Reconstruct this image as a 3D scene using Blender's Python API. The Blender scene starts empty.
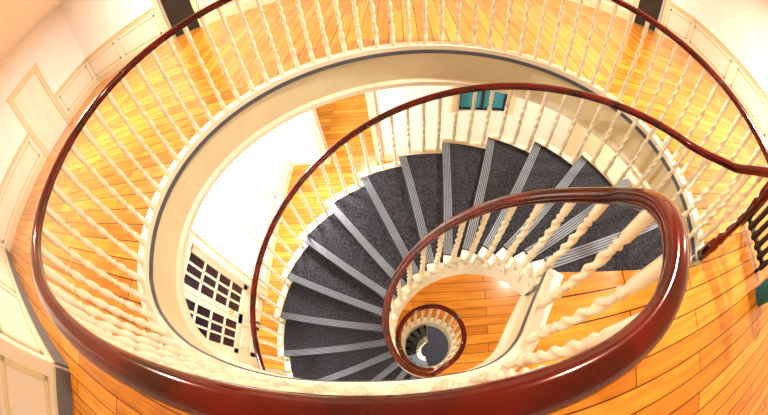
import bpy, bmesh, numpy as np, math, random
from mathutils import Vector, Quaternion
random.seed(3)
C=bpy.context.scene.collection
# ------------------------------------------------------------------ materials
def mat(name,col,rough=.5,spec=.5,coat=0,metal=0):
    m=bpy.data.materials.new(name); m.use_nodes=True
    b=m.node_tree.nodes['Principled BSDF']
    b.inputs['Base Color'].default_value=(*col,1); b.inputs['Roughness'].default_value=rough
    b.inputs['Specular IOR Level'].default_value=spec; b.inputs['Metallic'].default_value=metal
    b.inputs['Coat Weight'].default_value=coat; b.inputs['Coat Roughness'].default_value=.05
    return m
def noisy(name,c1,c2,scale,rough=.5,stretch=(1,1,1),bump=0,coat=0,spec=.5,detail=6,lo=.35,hi=.65):
    m=mat(name,c1,rough,spec,coat); nt=m.node_tree; b=nt.nodes['Principled BSDF']
    tc=nt.nodes.new('ShaderNodeTexCoord'); mp=nt.nodes.new('ShaderNodeMapping'); mp.inputs['Scale'].default_value=stretch
    n=nt.nodes.new('ShaderNodeTexNoise'); n.inputs['Scale'].default_value=scale; n.inputs['Detail'].default_value=detail
    r=nt.nodes.new('ShaderNodeValToRGB'); r.color_ramp.elements[0].position=lo; r.color_ramp.elements[1].position=hi
    r.color_ramp.elements[0].color=(*c1,1); r.color_ramp.elements[1].color=(*c2,1)
    nt.links.new(tc.outputs['Object'],mp.inputs[0]); nt.links.new(mp.outputs[0],n.inputs['Vector'])
    nt.links.new(n.outputs['Fac'],r.inputs[0]); nt.links.new(r.outputs[0],b.inputs['Base Color'])
    if bump:
        bp=nt.nodes.new('ShaderNodeBump'); bp.inputs['Strength'].default_value=bump; bp.inputs['Distance'].default_value=.01
        nt.links.new(n.outputs['Fac'],bp.inputs['Height']); nt.links.new(bp.outputs[0],b.inputs['Normal'])
    return m
def planks(name,ca,cb,row=.15,length=1.9,mitre=True):
    """boards run along X; beyond the mitre line they run along Y"""
    m=mat(name,ca,.24,.45,.2); nt=m.node_tree; b=nt.nodes['Principled BSDF']; N=nt.nodes.new; Lk=nt.links.new
    tc=N('ShaderNodeTexCoord'); mp=N('ShaderNodeMapping'); mp.inputs['Rotation'].default_value=(0,0,math.pi/2)
    Lk(tc.outputs['Object'],mp.inputs[0])
    sp=N('ShaderNodeSeparateXYZ'); Lk(tc.outputs['Object'],sp.inputs[0])
    def mth(op,a,bb=None):
        q=N('ShaderNodeMath'); q.operation=op
        for i,vv in enumerate((a,bb)):
            if vv is None: continue
            if isinstance(vv,(int,float)): q.inputs[i].default_value=vv
            else: Lk(vv,q.inputs[i])
        return q.outputs[0]
    ax=mth('ABSOLUTE',mth('SUBTRACT',sp.outputs['X'],.2)); yy=mth('MULTIPLY',mth('SUBTRACT',sp.outputs['Y'],.9),1.3)
    fac=mth('LESS_THAN',ax,yy)
    vm=N('ShaderNodeMix'); vm.data_type='VECTOR'
    if mitre: Lk(fac,vm.inputs['Factor'])
    else: vm.inputs['Factor'].default_value=0
    Lk(tc.outputs['Object'],vm.inputs['A']); Lk(mp.outputs[0],vm.inputs['B']); vec=vm.outputs['Result']
    br=N('ShaderNodeTexBrick'); br.offset=.37; br.inputs['Scale'].default_value=1; br.inputs['Mortar Size'].default_value=.0045
    br.inputs['Brick Width'].default_value=length; br.inputs['Row Height'].default_value=row; br.inputs['Bias'].default_value=-.1
    br.inputs['Color1'].default_value=(*ca,1); br.inputs['Color2'].default_value=(*cb,1); br.inputs['Mortar'].default_value=(.08,.02,.003,1)
    Lk(vec,br.inputs['Vector'])
    m2=N('ShaderNodeMapping'); m2.inputs['Scale'].default_value=(1.0,13,1); Lk(vec,m2.inputs[0])
    n=N('ShaderNodeTexNoise'); n.inputs['Scale'].default_value=2; n.inputs['Detail'].default_value=8; Lk(m2.outputs[0],n.inputs['Vector'])
    r=N('ShaderNodeValToRGB'); r.color_ramp.elements[0].position=.3; r.color_ramp.elements[1].position=.7
    r.color_ramp.elements[0].color=(.74,.62,.5,1); r.color_ramp.elements[1].color=(1.08,1.08,1.08,1)
    mx=N('ShaderNodeMix'); mx.data_type='RGBA'; mx.blend_type='MULTIPLY'; mx.inputs['Factor'].default_value=1
    Lk(n.outputs['Fac'],r.inputs[0]); Lk(br.outputs['Color'],mx.inputs['A']); Lk(r.outputs[0],mx.inputs['B'])
    Lk(mx.outputs['Result'],b.inputs['Base Color'])
    return m
M_fx=planks('pine_boards',(.80,.335,.036),(.52,.175,.013))
M_fl=planks('pine_boards_lower',(.74,.31,.036),(.50,.17,.013),.15,1.9,False)
M_rail=noisy('mahogany',(.12,.0022,.0012),(.022,.0008,.0006),5,.14,(1,1,1),0,.6,.4)
bb=M_rail.node_tree.nodes['Principled BSDF']; bb.inputs['Specular Tint'].default_value=(1,.4,.3,1)
M_white=mat('cream_paint',(.83,.77,.60),.35)
M_bal=mat('baluster_paint',(.87,.80,.60),.26)
M_wall=noisy('wall_plaster',(.90,.89,.87),(.86,.85,.83),3,.6)
M_cream=noisy('cream_plaster',(.76,.66,.43),(.70,.60,.38),2,.5)
M_panel=mat('panel_paint',(.82,.77,.64),.45)
M_skirt_shade=mat('skirting_shade',(.14,.15,.17),.5)  # shadow on the south-west and corner skirting, put into its colour
M_carpet=noisy('grey_carpet',(.008,.009,.013),(.060,.058,.070),55,.95,(1,1,1),.8,0,.1,8,.3,.7)
M_strip=mat('nosing_strip',(.20,.23,.28),.45); M_dk=mat('nosing_groove',(.02,.025,.035),.6)
M_glass=mat('dark_glass',(.012,.010,.03),.12,.35); M_black=mat('black_iron',(.01,.01,.012),.35)
M_teal=mat('teal_fabric',(.02,.24,.34),.6); M_ceil=mat('ceiling_paint',(.88,.87,.84),.7)
M_dark=mat('dark_door_wood',(.012,.008,.006),.5); M_edge=mat('edge_grey',(.09,.09,.11),.5); M_brass=mat('brass',(.6,.4,.12),.3,.5,0,1)
# ------------------------------------------------------------------ helpers
def empty(name):
    o=bpy.data.objects.new(name,None); C.objects.link(o); return o
def obj(name,V,F,m,parent=None,smooth=False,mi=None):
    me=bpy.data.meshes.new(name); me.from_pydata([tuple(v) for v in V],[],[tuple(f) for f in F])
    for x in (m if isinstance(m,list) else [m]): me.materials.append(x)
    if mi is not None: me.polygons.foreach_set('material_index',mi)
    if smooth: me.polygons.foreach_set('use_smooth',[True]*len(me.polygons))
    me.update(); bm=bmesh.new(); bm.from_mesh(me); bmesh.ops.recalc_face_normals(bm,faces=bm.faces); bm.to_mesh(me); bm.free()
    o=bpy.data.objects.new(name,me); C.objects.link(o)
    if parent: o.parent=parent
    return o
class MB:
    def __init__(s): s.V=[];s.F=[];s.I=[]
    def box(s,a,b,mi=0,fr=None):
        x0,y0,z0=a;x1,y1,z1=b;k=len(s.V)
        P=[(x0,y0,z0),(x1,y0,z0),(x1,y1,z0),(x0,y1,z0),(x0,y0,z1),(x1,y0,z1),(x1,y1,z1),(x0,y1,z1)]
        if fr: P=[fr(p) for p in P]
        s.V+=P; F=[(0,3,2,1),(4,5,6,7),(0,1,5,4),(1,2,6,5),(2,3,7,6),(3,0,4,7)]
        s.F+=[tuple(i+k for i in f) for f in F]; s.I+=[mi]*6
    def add(s,V,F,mi=0):
        k=len(s.V); s.V+=[tuple(v) for v in V]; s.F+=[tuple(i+k for i in f) for f in F]; s.I+=[mi]*len(F)
    def obj(s,n,m,parent=None,smooth=False): return obj(n,s.V,s.F,m,parent,smooth,s.I)
def resample(P,step):
    P=np.array(P,float); d=np.r_[0,np.cumsum(np.linalg.norm(np.diff(P,axis=0),axis=1))]
    n=max(2,int(round(d[-1]/step))+1); t=np.linspace(0,d[-1],n)
    return np.stack([np.interp(t,d,P[:,i]) for i in range(P.shape[1])],1)
def catmull(P,n=10):
    P=np.array(P,float); Q=np.vstack([2*P[0]-P[1],P,2*P[-1]-P[-2]]); out=[]
    for i in range(1,len(Q)-2):
        for t in np.linspace(0,1,n,endpoint=False):
            a,b,c,d=Q[i-1:i+3]
            out.append(.5*((2*b)+(-a+c)*t+(2*a-5*b+4*c-d)*t*t+(-a+3*b-3*c+d)*t**3))
    out.append(P[-1]); return np.array(out)
def sweep(P,prof,closed_prof=True):
    """prof: list of (side,up) points; side = left of travel direction in plan"""
    P=np.array(P,float); T=np.gradient(P,axis=0); T/=np.linalg.norm(T,axis=1)[:,None]
    V=[];F=[];n=len(prof)
    for p,t in zip(P,T):
        s=np.array([-t[1],t[0],0.]); s/=np.linalg.norm(s)+1e-9; u=np.cross(t,s); u=-u if u[2]<0 else u
        for a,b in prof: V.append(p+s*a+u*b)
    for i in range(len(P)-1):
        for j in range(n if closed_prof else n-1):
            k=(j+1)%n; F.append((i*n+j,i*n+k,(i+1)*n+k,(i+1)*n+j))
    if closed_prof: F.append(tuple(range(n))); F.append(tuple((len(P)-1)*n+j for j in range(n))[::-1])
    return V,F
# handrail section: rounded crown, side grooves, flat underside
railprof=[(-.020,-.030),(.020,-.030),(.024,-.020),(.022,-.012),(.031,-.006),(.035,.004),(.033,.014),(.026,.023),(.015,.029),(0,.031),(-.015,.029),(-.026,.023),(-.033,.014),(-.035,.004),(-.031,-.006),(-.022,-.012),(-.024,-.020)]
# ------------------------------------------------------------------ layout (metres)
SX,SY,RI,RO,A0,PT=.232,.4837,.4921,1.9251,-.4016,.6855
AS=-.10; DA=.2626; RISE=.18; NR=19; ZL=-RISE*NR; AE=AS+DA*(NR-1)
CX,CY,EA,EB,PHI=.206,.9927,2.1283,1.6713,.0345
def ellp(t):
    X=EA*math.cos(t);Y=EB*math.sin(t);c,s=math.cos(PHI),math.sin(PHI); return (CX+X*c-Y*s,CY+X*s+Y*c)
def pol(r,a,z=0): return (SX+r*math.cos(a),SY+r*math.sin(a),z)
def L(a): return -PT*(a-A0)
O=pol(RO,AS)[:2]; I=pol(RI,AS)[:2]
ring=[(O[0]+.01,O[1]+.05),(2.245,.53)]+[ellp(t) for t in np.linspace(-.18,math.pi+.38,60)]
south=[(-1.58,.12),(-1.3,-.02),(-1.0,-.08),(-.69,-.1),(-.43,-.09),(-.22,-.075),(0,-.06),(.15,-.045),(.27,-.03),(.38,0),(.465,.05),(.53,.12),(.575,.2)]
south2=south+[(.62,.28),(.665,.35)]
edge=resample(catmull(ring+south2+[I],6),.03)
# ---------------------------------------------------------------- floors with holes
def plate(name,outer,hole,z,m,flip=False,parent=None):
    bm=bmesh.new(); E=[]
    for lp in (outer,hole):
        if lp is None: continue
        vs=[bm.verts.new((p[0],p[1],z)) for p in lp]
        E+=[bm.edges.new((vs[i],vs[(i+1)%len(vs)])) for i in range(len(vs))]
    bmesh.ops.triangle_fill(bm,edges=E,use_beauty=True,use_dissolve=False)
    for f in bm.faces:
        f.normal_update()
        if (f.normal.z<0)!=flip: f.normal_flip()
    me=bpy.data.meshes.new(name); bm.to_mesh(me); bm.free()
    me.materials.append(m)
    o=bpy.data.objects.new(name,me); C.objects.link(o)
    if parent:o.parent=parent
    return o
XW,XE,YN,YS=-8.6,7.4,5.4,-3.2
hole=[tuple(p) for p in edge]+[O]
rect=[(XW,YS),(XE,YS),(XE,YN),(XW,YN)]
fl=plate('floor',rect,hole,0,M_fx)
plate('ceiling_lower',rect,hole,-.48,M_ceil,True)
V=[];F=[];hp=hole+[hole[0]]
for p in hp: V+=[(p[0],p[1],0),(p[0],p[1],-.48)]
for i in range(len(hp)-1): F.append((2*i,2*i+1,2*i+3,2*i+2))
obj('trim_well_fascia',V,F,M_cream,None,True)
edge3=np.c_[edge,np.zeros(len(edge))]
tr=MB(); v,f=sweep(edge3,[(.035,-.035),(.035,.012),(.028,.018),(-.05,.018),(-.05,-.0)]); tr.add(v,f,0)
v,f=sweep(edge3,[(.022,-.075),(.040,-.075),(.040,-.034),(.022,-.034)]); tr.add(v,f,1)
v,f=sweep(edge3,[(.0,-.48),(.03,-.48),(.03,-.43),(.0,-.40)]); tr.add(v,f,0)
tr.obj('trim_well_edge',[M_white,M_edge],None,False)
# ------------------------------------------------------------------ balusters
NP=12
def balproto():
    rows=[]
    keys=[(0,.019),(.13,.019),(.135,.012),(.15,.020),(.165,.012),(.20,.023),(.24,.020),(.29,.010),(.31,.019),(.325,.010),(.35,.0155),(.72,.0145),(.75,.010),(.765,.019),(.785,.010),(.82,.018),(.86,.018),(.9,.018),(1,.018)]
    zs=np.array([k[0] for k in keys]); rs=np.array([k[1] for k in keys])
    grid=np.unique(np.r_[zs,np.linspace(.35,.72,40)])
    for z in grid:
        R=np.interp(z,zs,rs); row=[]
        for j in range(NP):
            ph=2*math.pi*j/NP; r=R
            if z<=.131 or z>=.87: r=R/max(abs(math.cos(ph)),abs(math.sin(ph)))*.9
            if .35<z<.72: r=R*(1.0+.34*math.cos(2*(ph)-2*math.pi*8*(z-.35)))
            row.append((r*math.cos(ph),r*math.sin(ph),z))
        rows.append(row)
    V=np.array(rows).reshape(-1,3); n=len(grid); F=[]
    for i in range(n-1):
        for j in range(NP): k=(j+1)%NP; F.append((i*NP+j,i*NP+k,(i+1)*NP+k,(i+1)*NP+j))
    return V,F
BV,BF=balproto(); BFa=np.array(BF)
def balusters(name,items,parent,fat=1.2):
    Vs=[];Fs=[]
    for k,(x,y,z0,z1,ang) in enumerate(items):
        v=BV.copy(); c,s=math.cos(ang),math.sin(ang)
        xy=np.c_[v[:,0]*c-v[:,1]*s,v[:,0]*s+v[:,1]*c]*fat
        Vs.append(np.c_[xy[:,0]+x,xy[:,1]+y,z0+v[:,2]*(z1-z0)]); Fs.append(BFa+len(BV)*k)
    V=np.vstack(Vs);F=np.vstack(Fs)
    return obj(name,V.tolist(),F.tolist(),M_bal,parent,True)
st=empty('spiral_staircase'); bal=st
HR=.95
ringp=resample(catmull(ring+south[:-1],6),.03)
pts=[(x,y,HR) for x,y in ringp]
hel=[(.575,.2,.93),(.62,.28,.87),(.665,.35,.785)]+[pol(RI,a,.88+L(a)) for a in np.linspace(-.05,AE+.2,104)]
land_z=ZL+.93; RL=.42
low=[pol(RL,a,land_z) for a in np.linspace(AE+.65,AE+.65+4.2,60)]
low2=[pol(RL-.02*i/40,low_a,land_z-.55*(low_a-(AE+4.85))) for i,low_a in enumerate(np.linspace(AE+4.95,AE+7.4,30))]
allp=resample(catmull(np.array(pts[::3]+hel[:3]+hel[3::2]+low[::2]+low2[::2]),6),.022)
for _ in range(10): allp[1:-1]=(allp[:-2]+2*allp[1:-1]+allp[2:])/4
v,f=sweep(allp,railprof); obj('handrail',v,f,M_rail,bal,True)
path_len=resample(ringp,.155)
T=np.gradient(path_len,axis=0)
items=[(p[0],p[1],.018,HR-.015,math.atan2(t[1],t[0])) for p,t in zip(path_len[1:],T[1:])]
items+=[(.62,.28,.018,.85,.9)]
balusters('balusters_landing',items,bal)
def tread_z(a):
    n=math.floor((a-AS)/DA)+1; return -RISE*n if n>0 else 0
its=[]
for n in range(0,NR-1):
    a=AS+DA*(n+.5); its.append((*pol(RI,a)[:2],tread_z(a),.88+L(a)-.01,a))
balusters('balusters_inner',its,st)
its=[]
for n in range(0,NR-1):
    for q in (.17,.5,.83):
        a=AS+DA*(n+q)
        zt=.88+L(a)+.30*max(0,(.3-a)/.4)**1.5
        its.append((*pol(RO,a)[:2],tread_z(a),zt-.01,a))
balusters('balusters_outer',its,st)
s0=(ring[0][0],ring[0][1]+.02,HR)
bp=[s0,(2.16,.44,.90)]+[pol(RO,a,.88+L(a)+.30*max(0,(.3-a)/.4)**1.5) for a in np.linspace(.08,AE+.15,90)]
e=bp[-1]
bp=resample(catmull(np.array(bp),5),.03); v,f=sweep(bp,railprof); obj('outer_handrail',v,f,M_rail,st,True)
def lathe(prof,n=20,c=(0,0,0)):
    V=[(c[0]+r*math.cos(2*math.pi*j/n),c[1]+r*math.sin(2*math.pi*j/n),c[2]+z) for r,z in prof for j in range(n)]
    F=[(i*n+j,i*n+(j+1)%n,(i+1)*n+(j+1)%n,(i+1)*n+j) for i in range(len(prof)-1) for j in range(n)]
    return V,F
nw=MB()
nprof=[(.001,0),(.045,0),(.045,.2),(.03,.22),(.042,.26),(.03,.32),(.028,.6),(.04,.7),(.03,.74),(.045,.78),(.045,.92),(.055,.94),(.055,.97),(.001,.985)]
v,f=lathe(nprof,20,(s0[0],s0[1],0)); nw.add(v,f)
v,f=lathe(nprof,20,(e[0],e[1],ZL)); nw.add(v,f)
nw.obj('newel_posts',M_rail,st,True)
# ---------------------------------------------------------------- stair flight builder
def flight(parent,ri,ro,a_s,da,n,z0,tag=''):
    wood=MB();car=MB();stp=MB()
    K=7
    for i in range(n):
        a=a_s+da*i; b=a+da+.02; z=z0-RISE*(i+1)
        def wedge(mb,r0,r1,aa,bb,zt,zb,mi=0):
            V=[];F=[]
            for k in range(K+1):
                t=aa+(bb-aa)*k/K
                V+=[pol(r0,t,zb),pol(r1,t,zb),pol(r1,t,zt),pol(r0,t,zt)]
            for k in range(K):
                o=4*k
                for j in range(4): F.append((o+j,o+(j+1)%4,o+4+(j+1)%4,o+4+j))
            F.append((0,3,2,1)); F.append((4*K,4*K+1,4*K+2,4*K+3)); mb.add(V,F,mi)
        wedge(wood,ri-.035,ro+.045,a,b,z,z-.035)
        wedge(wood,ri,ro,a-.01,a+.0,z0-RISE*i-.03,z,0)
        wedge(car,ri+.05,ro-.05,a,b-.002,z+.012,z)
        ca,sa=math.cos(b),math.sin(b)
        def fr(p,ca=ca,sa=sa): return (SX+p[0]*ca-p[1]*sa,SY+p[0]*sa+p[1]*ca,p[2])
        stp.box((ri+.05,-.075,z-.03),(ro-.05,.006,z+.014),1,fr)
        for q in range(5): stp.box((ri+.05,-.074+q*.0165,z+.01),(ro-.05,-.074+q*.0165+.0085,z+.019),0,fr)
    wood.obj('treads'+tag,M_white,parent); car.obj('carpet'+tag,M_carpet,parent); stp.obj('nosing_strips'+tag,[M_strip,M_dk],parent)
    for nm,r,w in (('inner_string',ri,-.025),('outer_string',ro,.025)):
        S=MB()
        V=[];F=[]
        for i in range(n):
            for k in range(5):
                t=a_s+da*(i+k/4); zt=z0-RISE*(i+1)-.02; zb=z0-RISE*(i+k/4)-.44
                V+=[pol(r,t,zt),pol(r+w,t,zt),pol(r+w,t,zb),pol(r,t,zb)]
        m=len(V)//4
        for k in range(m-1):
            for j in range(4): F.append((4*k+j,4*k+(j+1)%4,4*k+4+(j+1)%4,4*k+4+j))
        S.add(V,F)
        hexp=lambda p,q:[(p*math.cos(x),q*math.sin(x)) for x in np.linspace(0,2*math.pi,6,endpoint=False)]
        for i in range(n):
            z=z0-RISE*(i+1)-.045
            P=[]
            for q in np.linspace(0,1,26):
                aa=a_s+da*i+.02+da*.86*q; P.append(pol(r+w*1.25,aa,z-.055+.05*math.sin(q*2*math.pi+.5)*(1-.3*q)))
            v,f=sweep(P,hexp(.010,.014)); S.add(v,f)
            for cc,rad in ((.2,.04),(.8,.03)):
                P=[]
                for q in np.linspace(0,1,22):
                    th=q*3*math.pi; rr=rad*(1-.75*q); P.append(pol(r+w*1.3,a_s+da*(i+cc)+rr*math.cos(th)/r,z-.055+rr*math.sin(th)))
                v,f=sweep(P,hexp(.010,.009)); S.add(v,f)
        S.obj(nm+tag,M_white,parent,False)
    V=[];F=[]
    for k in range(n*4+1):
        t=a_s+da*k/4; zb=z0-RISE*k/4-.43; V+=[pol(ri,t,zb),pol(ro,t,zb)]
    for k in range(n*4): F.append((2*k,2*k+1,2*k+3,2*k+2))
    obj('soffit'+tag,V,F,M_white,parent,True)
flight(st,RI,RO,AS,DA,NR-1,0)
# ---------------------------------------------------------------- lower floor
HR2=.39
circ=[pol(HR2,a)[:2] for a in np.linspace(0,2*math.pi,72,endpoint=False)]
plate('floor_lower',[(-4.5,-3.4),(6.2,-3.4),(6.2,8.5),(-4.5,8.5)],circ,ZL,M_fl)
cp=[pol(HR2,a,ZL) for a in np.linspace(0,2*math.pi,73)]
t2=MB(); v,f=sweep(cp,[(.03,-.3),(.03,.015),(-.06,.015),(-.06,0),(0,0),(0,-.3)]); t2.add(v,f); t2.obj('trim_ring',M_white,st)
its=[(*pol(RL-.015,a)[:2],ZL+.015,land_z-.02,a) for a in np.arange(AE+.5,AE+.5+4.6,.27)]
balusters('balusters_lower',its,st)
flight(st,.12,1.5,1.6,.34,10,ZL-.05,'_b')
plate('floor_basement',[(-3,-3),(4,-3),(4,4),(-3,4)],None,ZL-2.05,M_carpet)
# ---------------------------------------------------------------- walls (room on the left of travel)
def wall(name,p0,p1,z0,z1,m,openings=(),th=.12):
    p0=np.array(p0,float);p1=np.array(p1,float);d=p1-p0;Ln=np.linalg.norm(d);d/=Ln;nn=np.array([d[1],-d[0]])
    W=MB()
    def fr(p): q=p0+d*p[0]+nn*p[1]; return (q[0],q[1],p[2])
    x=0
    for s0_,s1_,zb,zt in sorted(openings):
        W.box((x,0,z0),(s0_,th,z1),0,fr)
        if zb>z0: W.box((s0_,0,z0),(s1_,th,zb),0,fr)
        if zt<z1: W.box((s0_,0,zt),(s1_,th,z1),0,fr)
        x=s1_
    W.box((x,0,z0),(Ln,th,z1),0,fr)
    W.obj(name,m); return fr,Ln
def dress(name,fr,Ln,z0=0,gaps=(),shade_grey=False):
    D=MB(); segs=[];x=0; g=2 if shade_grey else 0
    for g0,g1 in sorted(gaps): segs.append((x,g0)); x=g1
    segs.append((x,Ln))
    for a,b in segs:
        if b-a<.15: continue
        D.box((a,-.02,z0),(b,0,z0+.98),1,fr)
        D.box((a,-.045,z0),(b,-.02,z0+.18),g,fr); D.box((a,-.035,z0+.18),(b,-.02,z0+.21),0,fr)
        D.box((a,-.075,z0+1.0),(b,0,z0+1.04),0,fr); D.box((a,-.045,z0+.92),(b,-.02,z0+1.0),0,fr)
        n=max(1,int((b-a)/1.7)); w=(b-a)/n
        for i in range(n):
            l,r=a+i*w+.12,a+(i+1)*w-.12
            for (u0,u1,v0,v1) in ((l,r,.28,.325),(l,r,.80,.845),(l,l+.045,.28,.845),(r-.045,r,.28,.845)): D.box((u0,-.04,z0+v0),(u1,-.02,z0+v1),0,fr)
    D.obj(name,[M_cream,M_panel,M_skirt_shade])
def casing(D,fr,s0_,s1_,zb,zt,w=.14):
    D.box((s0_-w,-.05,zb),(s0_,.0,zt+w),0,fr); D.box((s1_,-.05,zb),(s1_+w,0,zt+w),0,fr); D.box((s0_,-.05,zt),(s1_,0,zt+w),0,fr)
    D.box((s0_-w,-.07,zb),(s0_-w+.03,-.05,zt+w),0,fr); D.box((s1_+w-.03,-.07,zb),(s1_+w,-.05,zt+w),0,fr)
    D.box((s0_-w-.03,-.08,zt+w),(s1_+w+.03,0,zt+w+.05),0,fr)
ZC=3.3
d1=(XE-6.0,XE-5.1); d2=(XE+4.05,XE+4.9)
fr,Ln=wall('wall_north',(XE,YN),(XW,YN),0,ZC,M_wall,[(*d1,0,2.1),(*d2,0,2.1)])
dress('trim_1',fr,Ln,0,[(d1[0]-.14,d1[1]+.14),(d2[0]-.14,d2[1]+.14)])
D=MB(); casing(D,fr,*d1,0,2.1); casing(D,fr,*d2,0,2.1); D.obj('trim_2',M_cream)
D=MB(); D.box((d1[0]+.01,.06,0.005),(d1[1]-.01,.10,2.09),0,fr); D.obj('door_2',M_dark)
D=MB(); D.box((d2[0]+.01,.06,0.005),(d2[1]-.01,.10,2.09),0,fr); D.obj('door_3',M_dark)
fr,Ln=wall('wall_west',(XW,YN),(XW,-.12),0,ZC,M_wall)
dress('trim_3',fr,Ln,0,[(1.56,2.84)])
D=MB(); casing(D,fr,1.7,2.7,0,2.1); D.obj('trim_10',M_cream)
D=MB(); D.box((1.71,-.03,.005),(2.69,-.002,2.09),0,fr)
for (a,b,c,d) in ((1.84,2.14,.2,.95),(2.26,2.56,.2,.95),(1.84,2.14,1.1,1.95),(2.26,2.56,1.1,1.95)): D.box((a,-.045,c),(b,-.03,d),0,fr)
D.obj('door_4',M_panel)
fr,Ln=wall('wall_south_west',(XW,-.12),(-2.85,-.75),0,ZC,M_wall); dress('trim_4',fr,Ln,0,(),True)
fr,Ln=wall('wall_corner',(-2.85,-.75),(-2.6,YS),0,ZC,M_wall); dress('trim_5',fr,Ln,0,(),True)
fr,Ln=wall('wall_south',(-2.6,YS),(XE,YS),0,ZC,M_wall); dress('trim_6',fr,Ln)
fr,Ln=wall('wall_east',(XE,YS),(XE,YN),0,ZC,M_wall); dress('trim_7',fr,Ln)
plate('ceiling',rect,None,ZC,M_ceil,True)
# lower storey
zt=-.48
fr,Ln=wall('wall_lower_north',(3.4,4.2),(-2.6,4.2),ZL,zt,M_wall,[(1.6,2.5,ZL+1.3,-1.3),(4.1,5.1,ZL,-1.3)])
D=MB(); casing(D,fr,1.6,2.5,ZL+1.3,-1.3); casing(D,fr,4.1,5.1,ZL,-1.3); D.box((0,-.03,ZL),(4.0,0,ZL+.2),0,fr); D.obj('trim_8',M_cream)
D=MB(); D.box((1.6,.06,ZL+1.3),(2.5,.08,-1.3),0,fr)
for x in (1.6,2.03,2.46): D.box((x,.03,ZL+1.3),(x+.04,.06,-1.3),1,fr)
for z in (ZL+1.3,-1.34): D.box((1.6,.03,z),(2.5,.06,z+.04),1,fr)
D.obj('window_1',[M_teal,M_black])
fr,Ln=wall('wall_lower_far',(3.0,7.6),(-4.4,7.6),ZL,zt,M_cream)
dy0,dy1=4.2-1.19,4.2-.05
fr,Ln=wall('wall_lower_west',(-2.6,4.2),(-2.6,-2.6),ZL,zt,M_wall,[(dy0,dy1,ZL,-1.2)])
D=MB(); casing(D,fr,dy0,dy1,ZL,-1.2); D.box((0,-.03,ZL),(dy0-.14,0,ZL+.2),0,fr); D.box((dy1+.14,-.03,ZL),(Ln,0,ZL+.2),0,fr)
for u in (.25,1.3):
    for (u0,u1,v0,v1) in ((u,u+.9,.4,.43),(u,u+.9,2.3,2.33),(u,u+.03,.4,2.33),(u+.87,u+.9,.4,2.33)): D.box((u0,-.02,ZL+v0),(u1,0,ZL+v1),0,fr)
D.obj('trim_9',M_white)
D=MB()
mid=(dy0+dy1)/2
for l,r in ((dy0+.003,mid-.004),(mid+.004,dy1-.003)):
    T0=-1.204
    D.box((l,.03,ZL+.004),(l+.075,.07,T0),0,fr); D.box((r-.075,.03,ZL+.004),(r,.07,T0),0,fr)
    g0=ZL+.72;g1=-1.3
    D.box((l,.03,g1),(r,.07,T0),0,fr); D.box((l,.03,g0-.12),(r,.07,g0),0,fr); D.box((l,.03,ZL+.004),(r,.07,ZL+.2),0,fr)
    D.box((l+.075,.045,ZL+.2),(r-.075,.06,g0-.12),0,fr)
    D.box((l+.12,.035,ZL+.26),(r-.12,.045,g0-.18),0,fr)
    D.box((l+.075,.05,g0),(r-.075,.056,g1),1,fr)
    w=(r-l-.15)/3
    for q in (1,2): D.box((l+.075+w*q-.015,.03,g0),(l+.075+w*q+.015,.06,g1),0,fr)
    for q in range(1,4): z=g0+(g1-g0)*q/4; D.box((l+.075,.03,z-.016),(r-.075,.06,z+.016),0,fr)
v,f=lathe([(.001,0),(.018,0),(.012,.03),(.028,.05),(.02,.075),(.001,.08)],14)
v=[fr((mid-.04+p[0],.03-p[2],ZL+1.0+p[1])) for p in v]; D.add(v,f,2)
D.obj('door_1',[M_white,M_glass,M_brass])
fr,Ln=wall('wall_lower_east',(3.4,-2.6),(3.4,4.2),ZL,zt,M_cream)
fr,Ln=wall('wall_lower_south',(-2.6,-2.6),(3.4,-2.6),ZL,zt,M_wall)
# ---------------------------------------------------------------- radiator, bin
R=MB()
for i in range(6):
    y=.0+i*.11
    for x in (3.46,3.58):
        v,f=lathe([(.001,.07),(.03,.08),(.036,.12),(.028,.2),(.028,.6),(.036,.68),(.03,.72),(.001,.73)],12,(x,y,0)); R.add(v,f)
    R.box((3.46,y-.02,.08),(3.58,y+.02,.14)); R.box((3.46,y-.02,.64),(3.58,y+.02,.70))
R.box((3.45,-.0,.10),(3.59,.55,.13)); R.box((3.45,-.0,.66),(3.59,.55,.69))
for y in (0,.55):
    for x in (3.46,3.58): R.box((x-.02,y-.02,0),(x+.02,y+.02,.1))
R.obj('cast_iron_radiator',M_black,None,True)
B=MB(); v,f=lathe([(.001,0),(.10,0),(.135,.33),(.142,.335),(.142,.345),(.128,.34),(.096,.012),(.001,.012)],28,(3.42,-.26,0)); B.add(v,f)
B.obj('waste_bin',M_teal,None,True)
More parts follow.
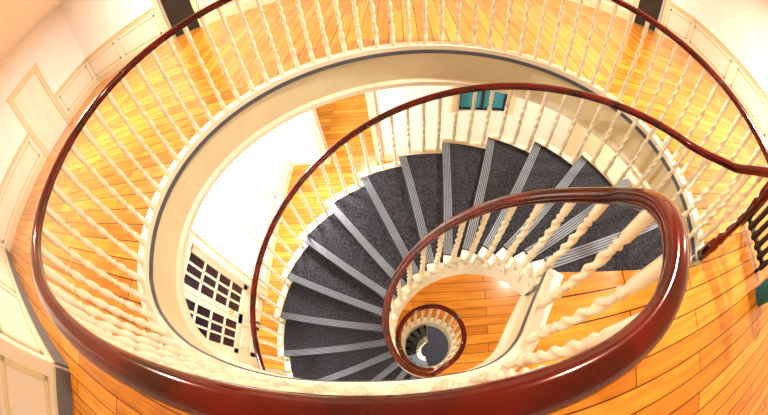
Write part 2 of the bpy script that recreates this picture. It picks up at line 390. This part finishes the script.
# ---------------------------------------------------------------- lights
def area(n,loc,size,power,col,rot=(0,0,0)):
    l=bpy.data.lights.new(n,'AREA'); l.shape='DISK'; l.size=size; l.energy=power; l.color=col
    o=bpy.data.objects.new(n,l); C.objects.link(o); o.location=loc; o.rotation_euler=rot
area('ceiling_light',(1.6,2.3,3.2),.2,175,(1,.92,.78))
area('ceiling_light.001',(-4.2,2.6,3.2),.22,330,(1,.96,.88))
area('ceiling_light.002',(4.9,1.8,3.2),.22,270,(1,.95,.84))
area('ceiling_light.003',(-.6,-1.8,3.2),.25,12,(1,.92,.8))
area('hall_fill',(-1.7,2.6,-.6),.5,160,(1,.97,.92))  # unseen lamps added under the lower ceiling, to blow out the white wall
area('hall_fill.001',(2.6,2.4,-.6),.4,50,(1,.92,.78))
area('hall_fill.002',(-2.0,-.9,-.6),.5,60,(1,.97,.92))
area('hall_fill.003',(-1.2,6.0,-.6),.5,110,(1,.93,.8))
area('hall_fill.004',(1.6,-1.2,-.6),.4,60,(1,.9,.72))
area('basement_fill',(1.1,.9,ZL-.3),.4,80,(1,.95,.85),(0,math.radians(40),0))  # unseen lamp added below the lower floor, lifts the black treads in the hole
w=bpy.data.worlds.new('world'); w.use_nodes=True; w.node_tree.nodes['Background'].inputs[0].default_value=(1,.95,.88,1); w.node_tree.nodes['Background'].inputs[1].default_value=.1
bpy.context.scene.world=w
try: bpy.context.scene.view_settings.view_transform='Standard'
except Exception: pass
# ---------------------------------------------------------------- camera (15 mm-class fisheye)
cd=bpy.data.cameras.new('camera'); co=bpy.data.objects.new('camera',cd); C.objects.link(co)
co.location=(0,0,1.3309); co.rotation_mode='QUATERNION'; co.rotation_quaternion=Quaternion((.95943,.27792,.04745,0))
cd.type='PANO'; FL=300.8156/768*36
try: cd.cycles.panorama_type='FISHEYE_EQUISOLID'; cd.cycles.fisheye_lens=FL; cd.cycles.fisheye_fov=3.6
except Exception as e: print('c1',e)
try: cd.panorama_type='FISHEYE_EQUISOLID'; cd.fisheye_lens=FL; cd.fisheye_fov=3.6
except Exception as e: print('c2',e)
cd.sensor_width=36; cd.sensor_fit='HORIZONTAL'; cd.clip_start=.01
bpy.context.scene.camera=co
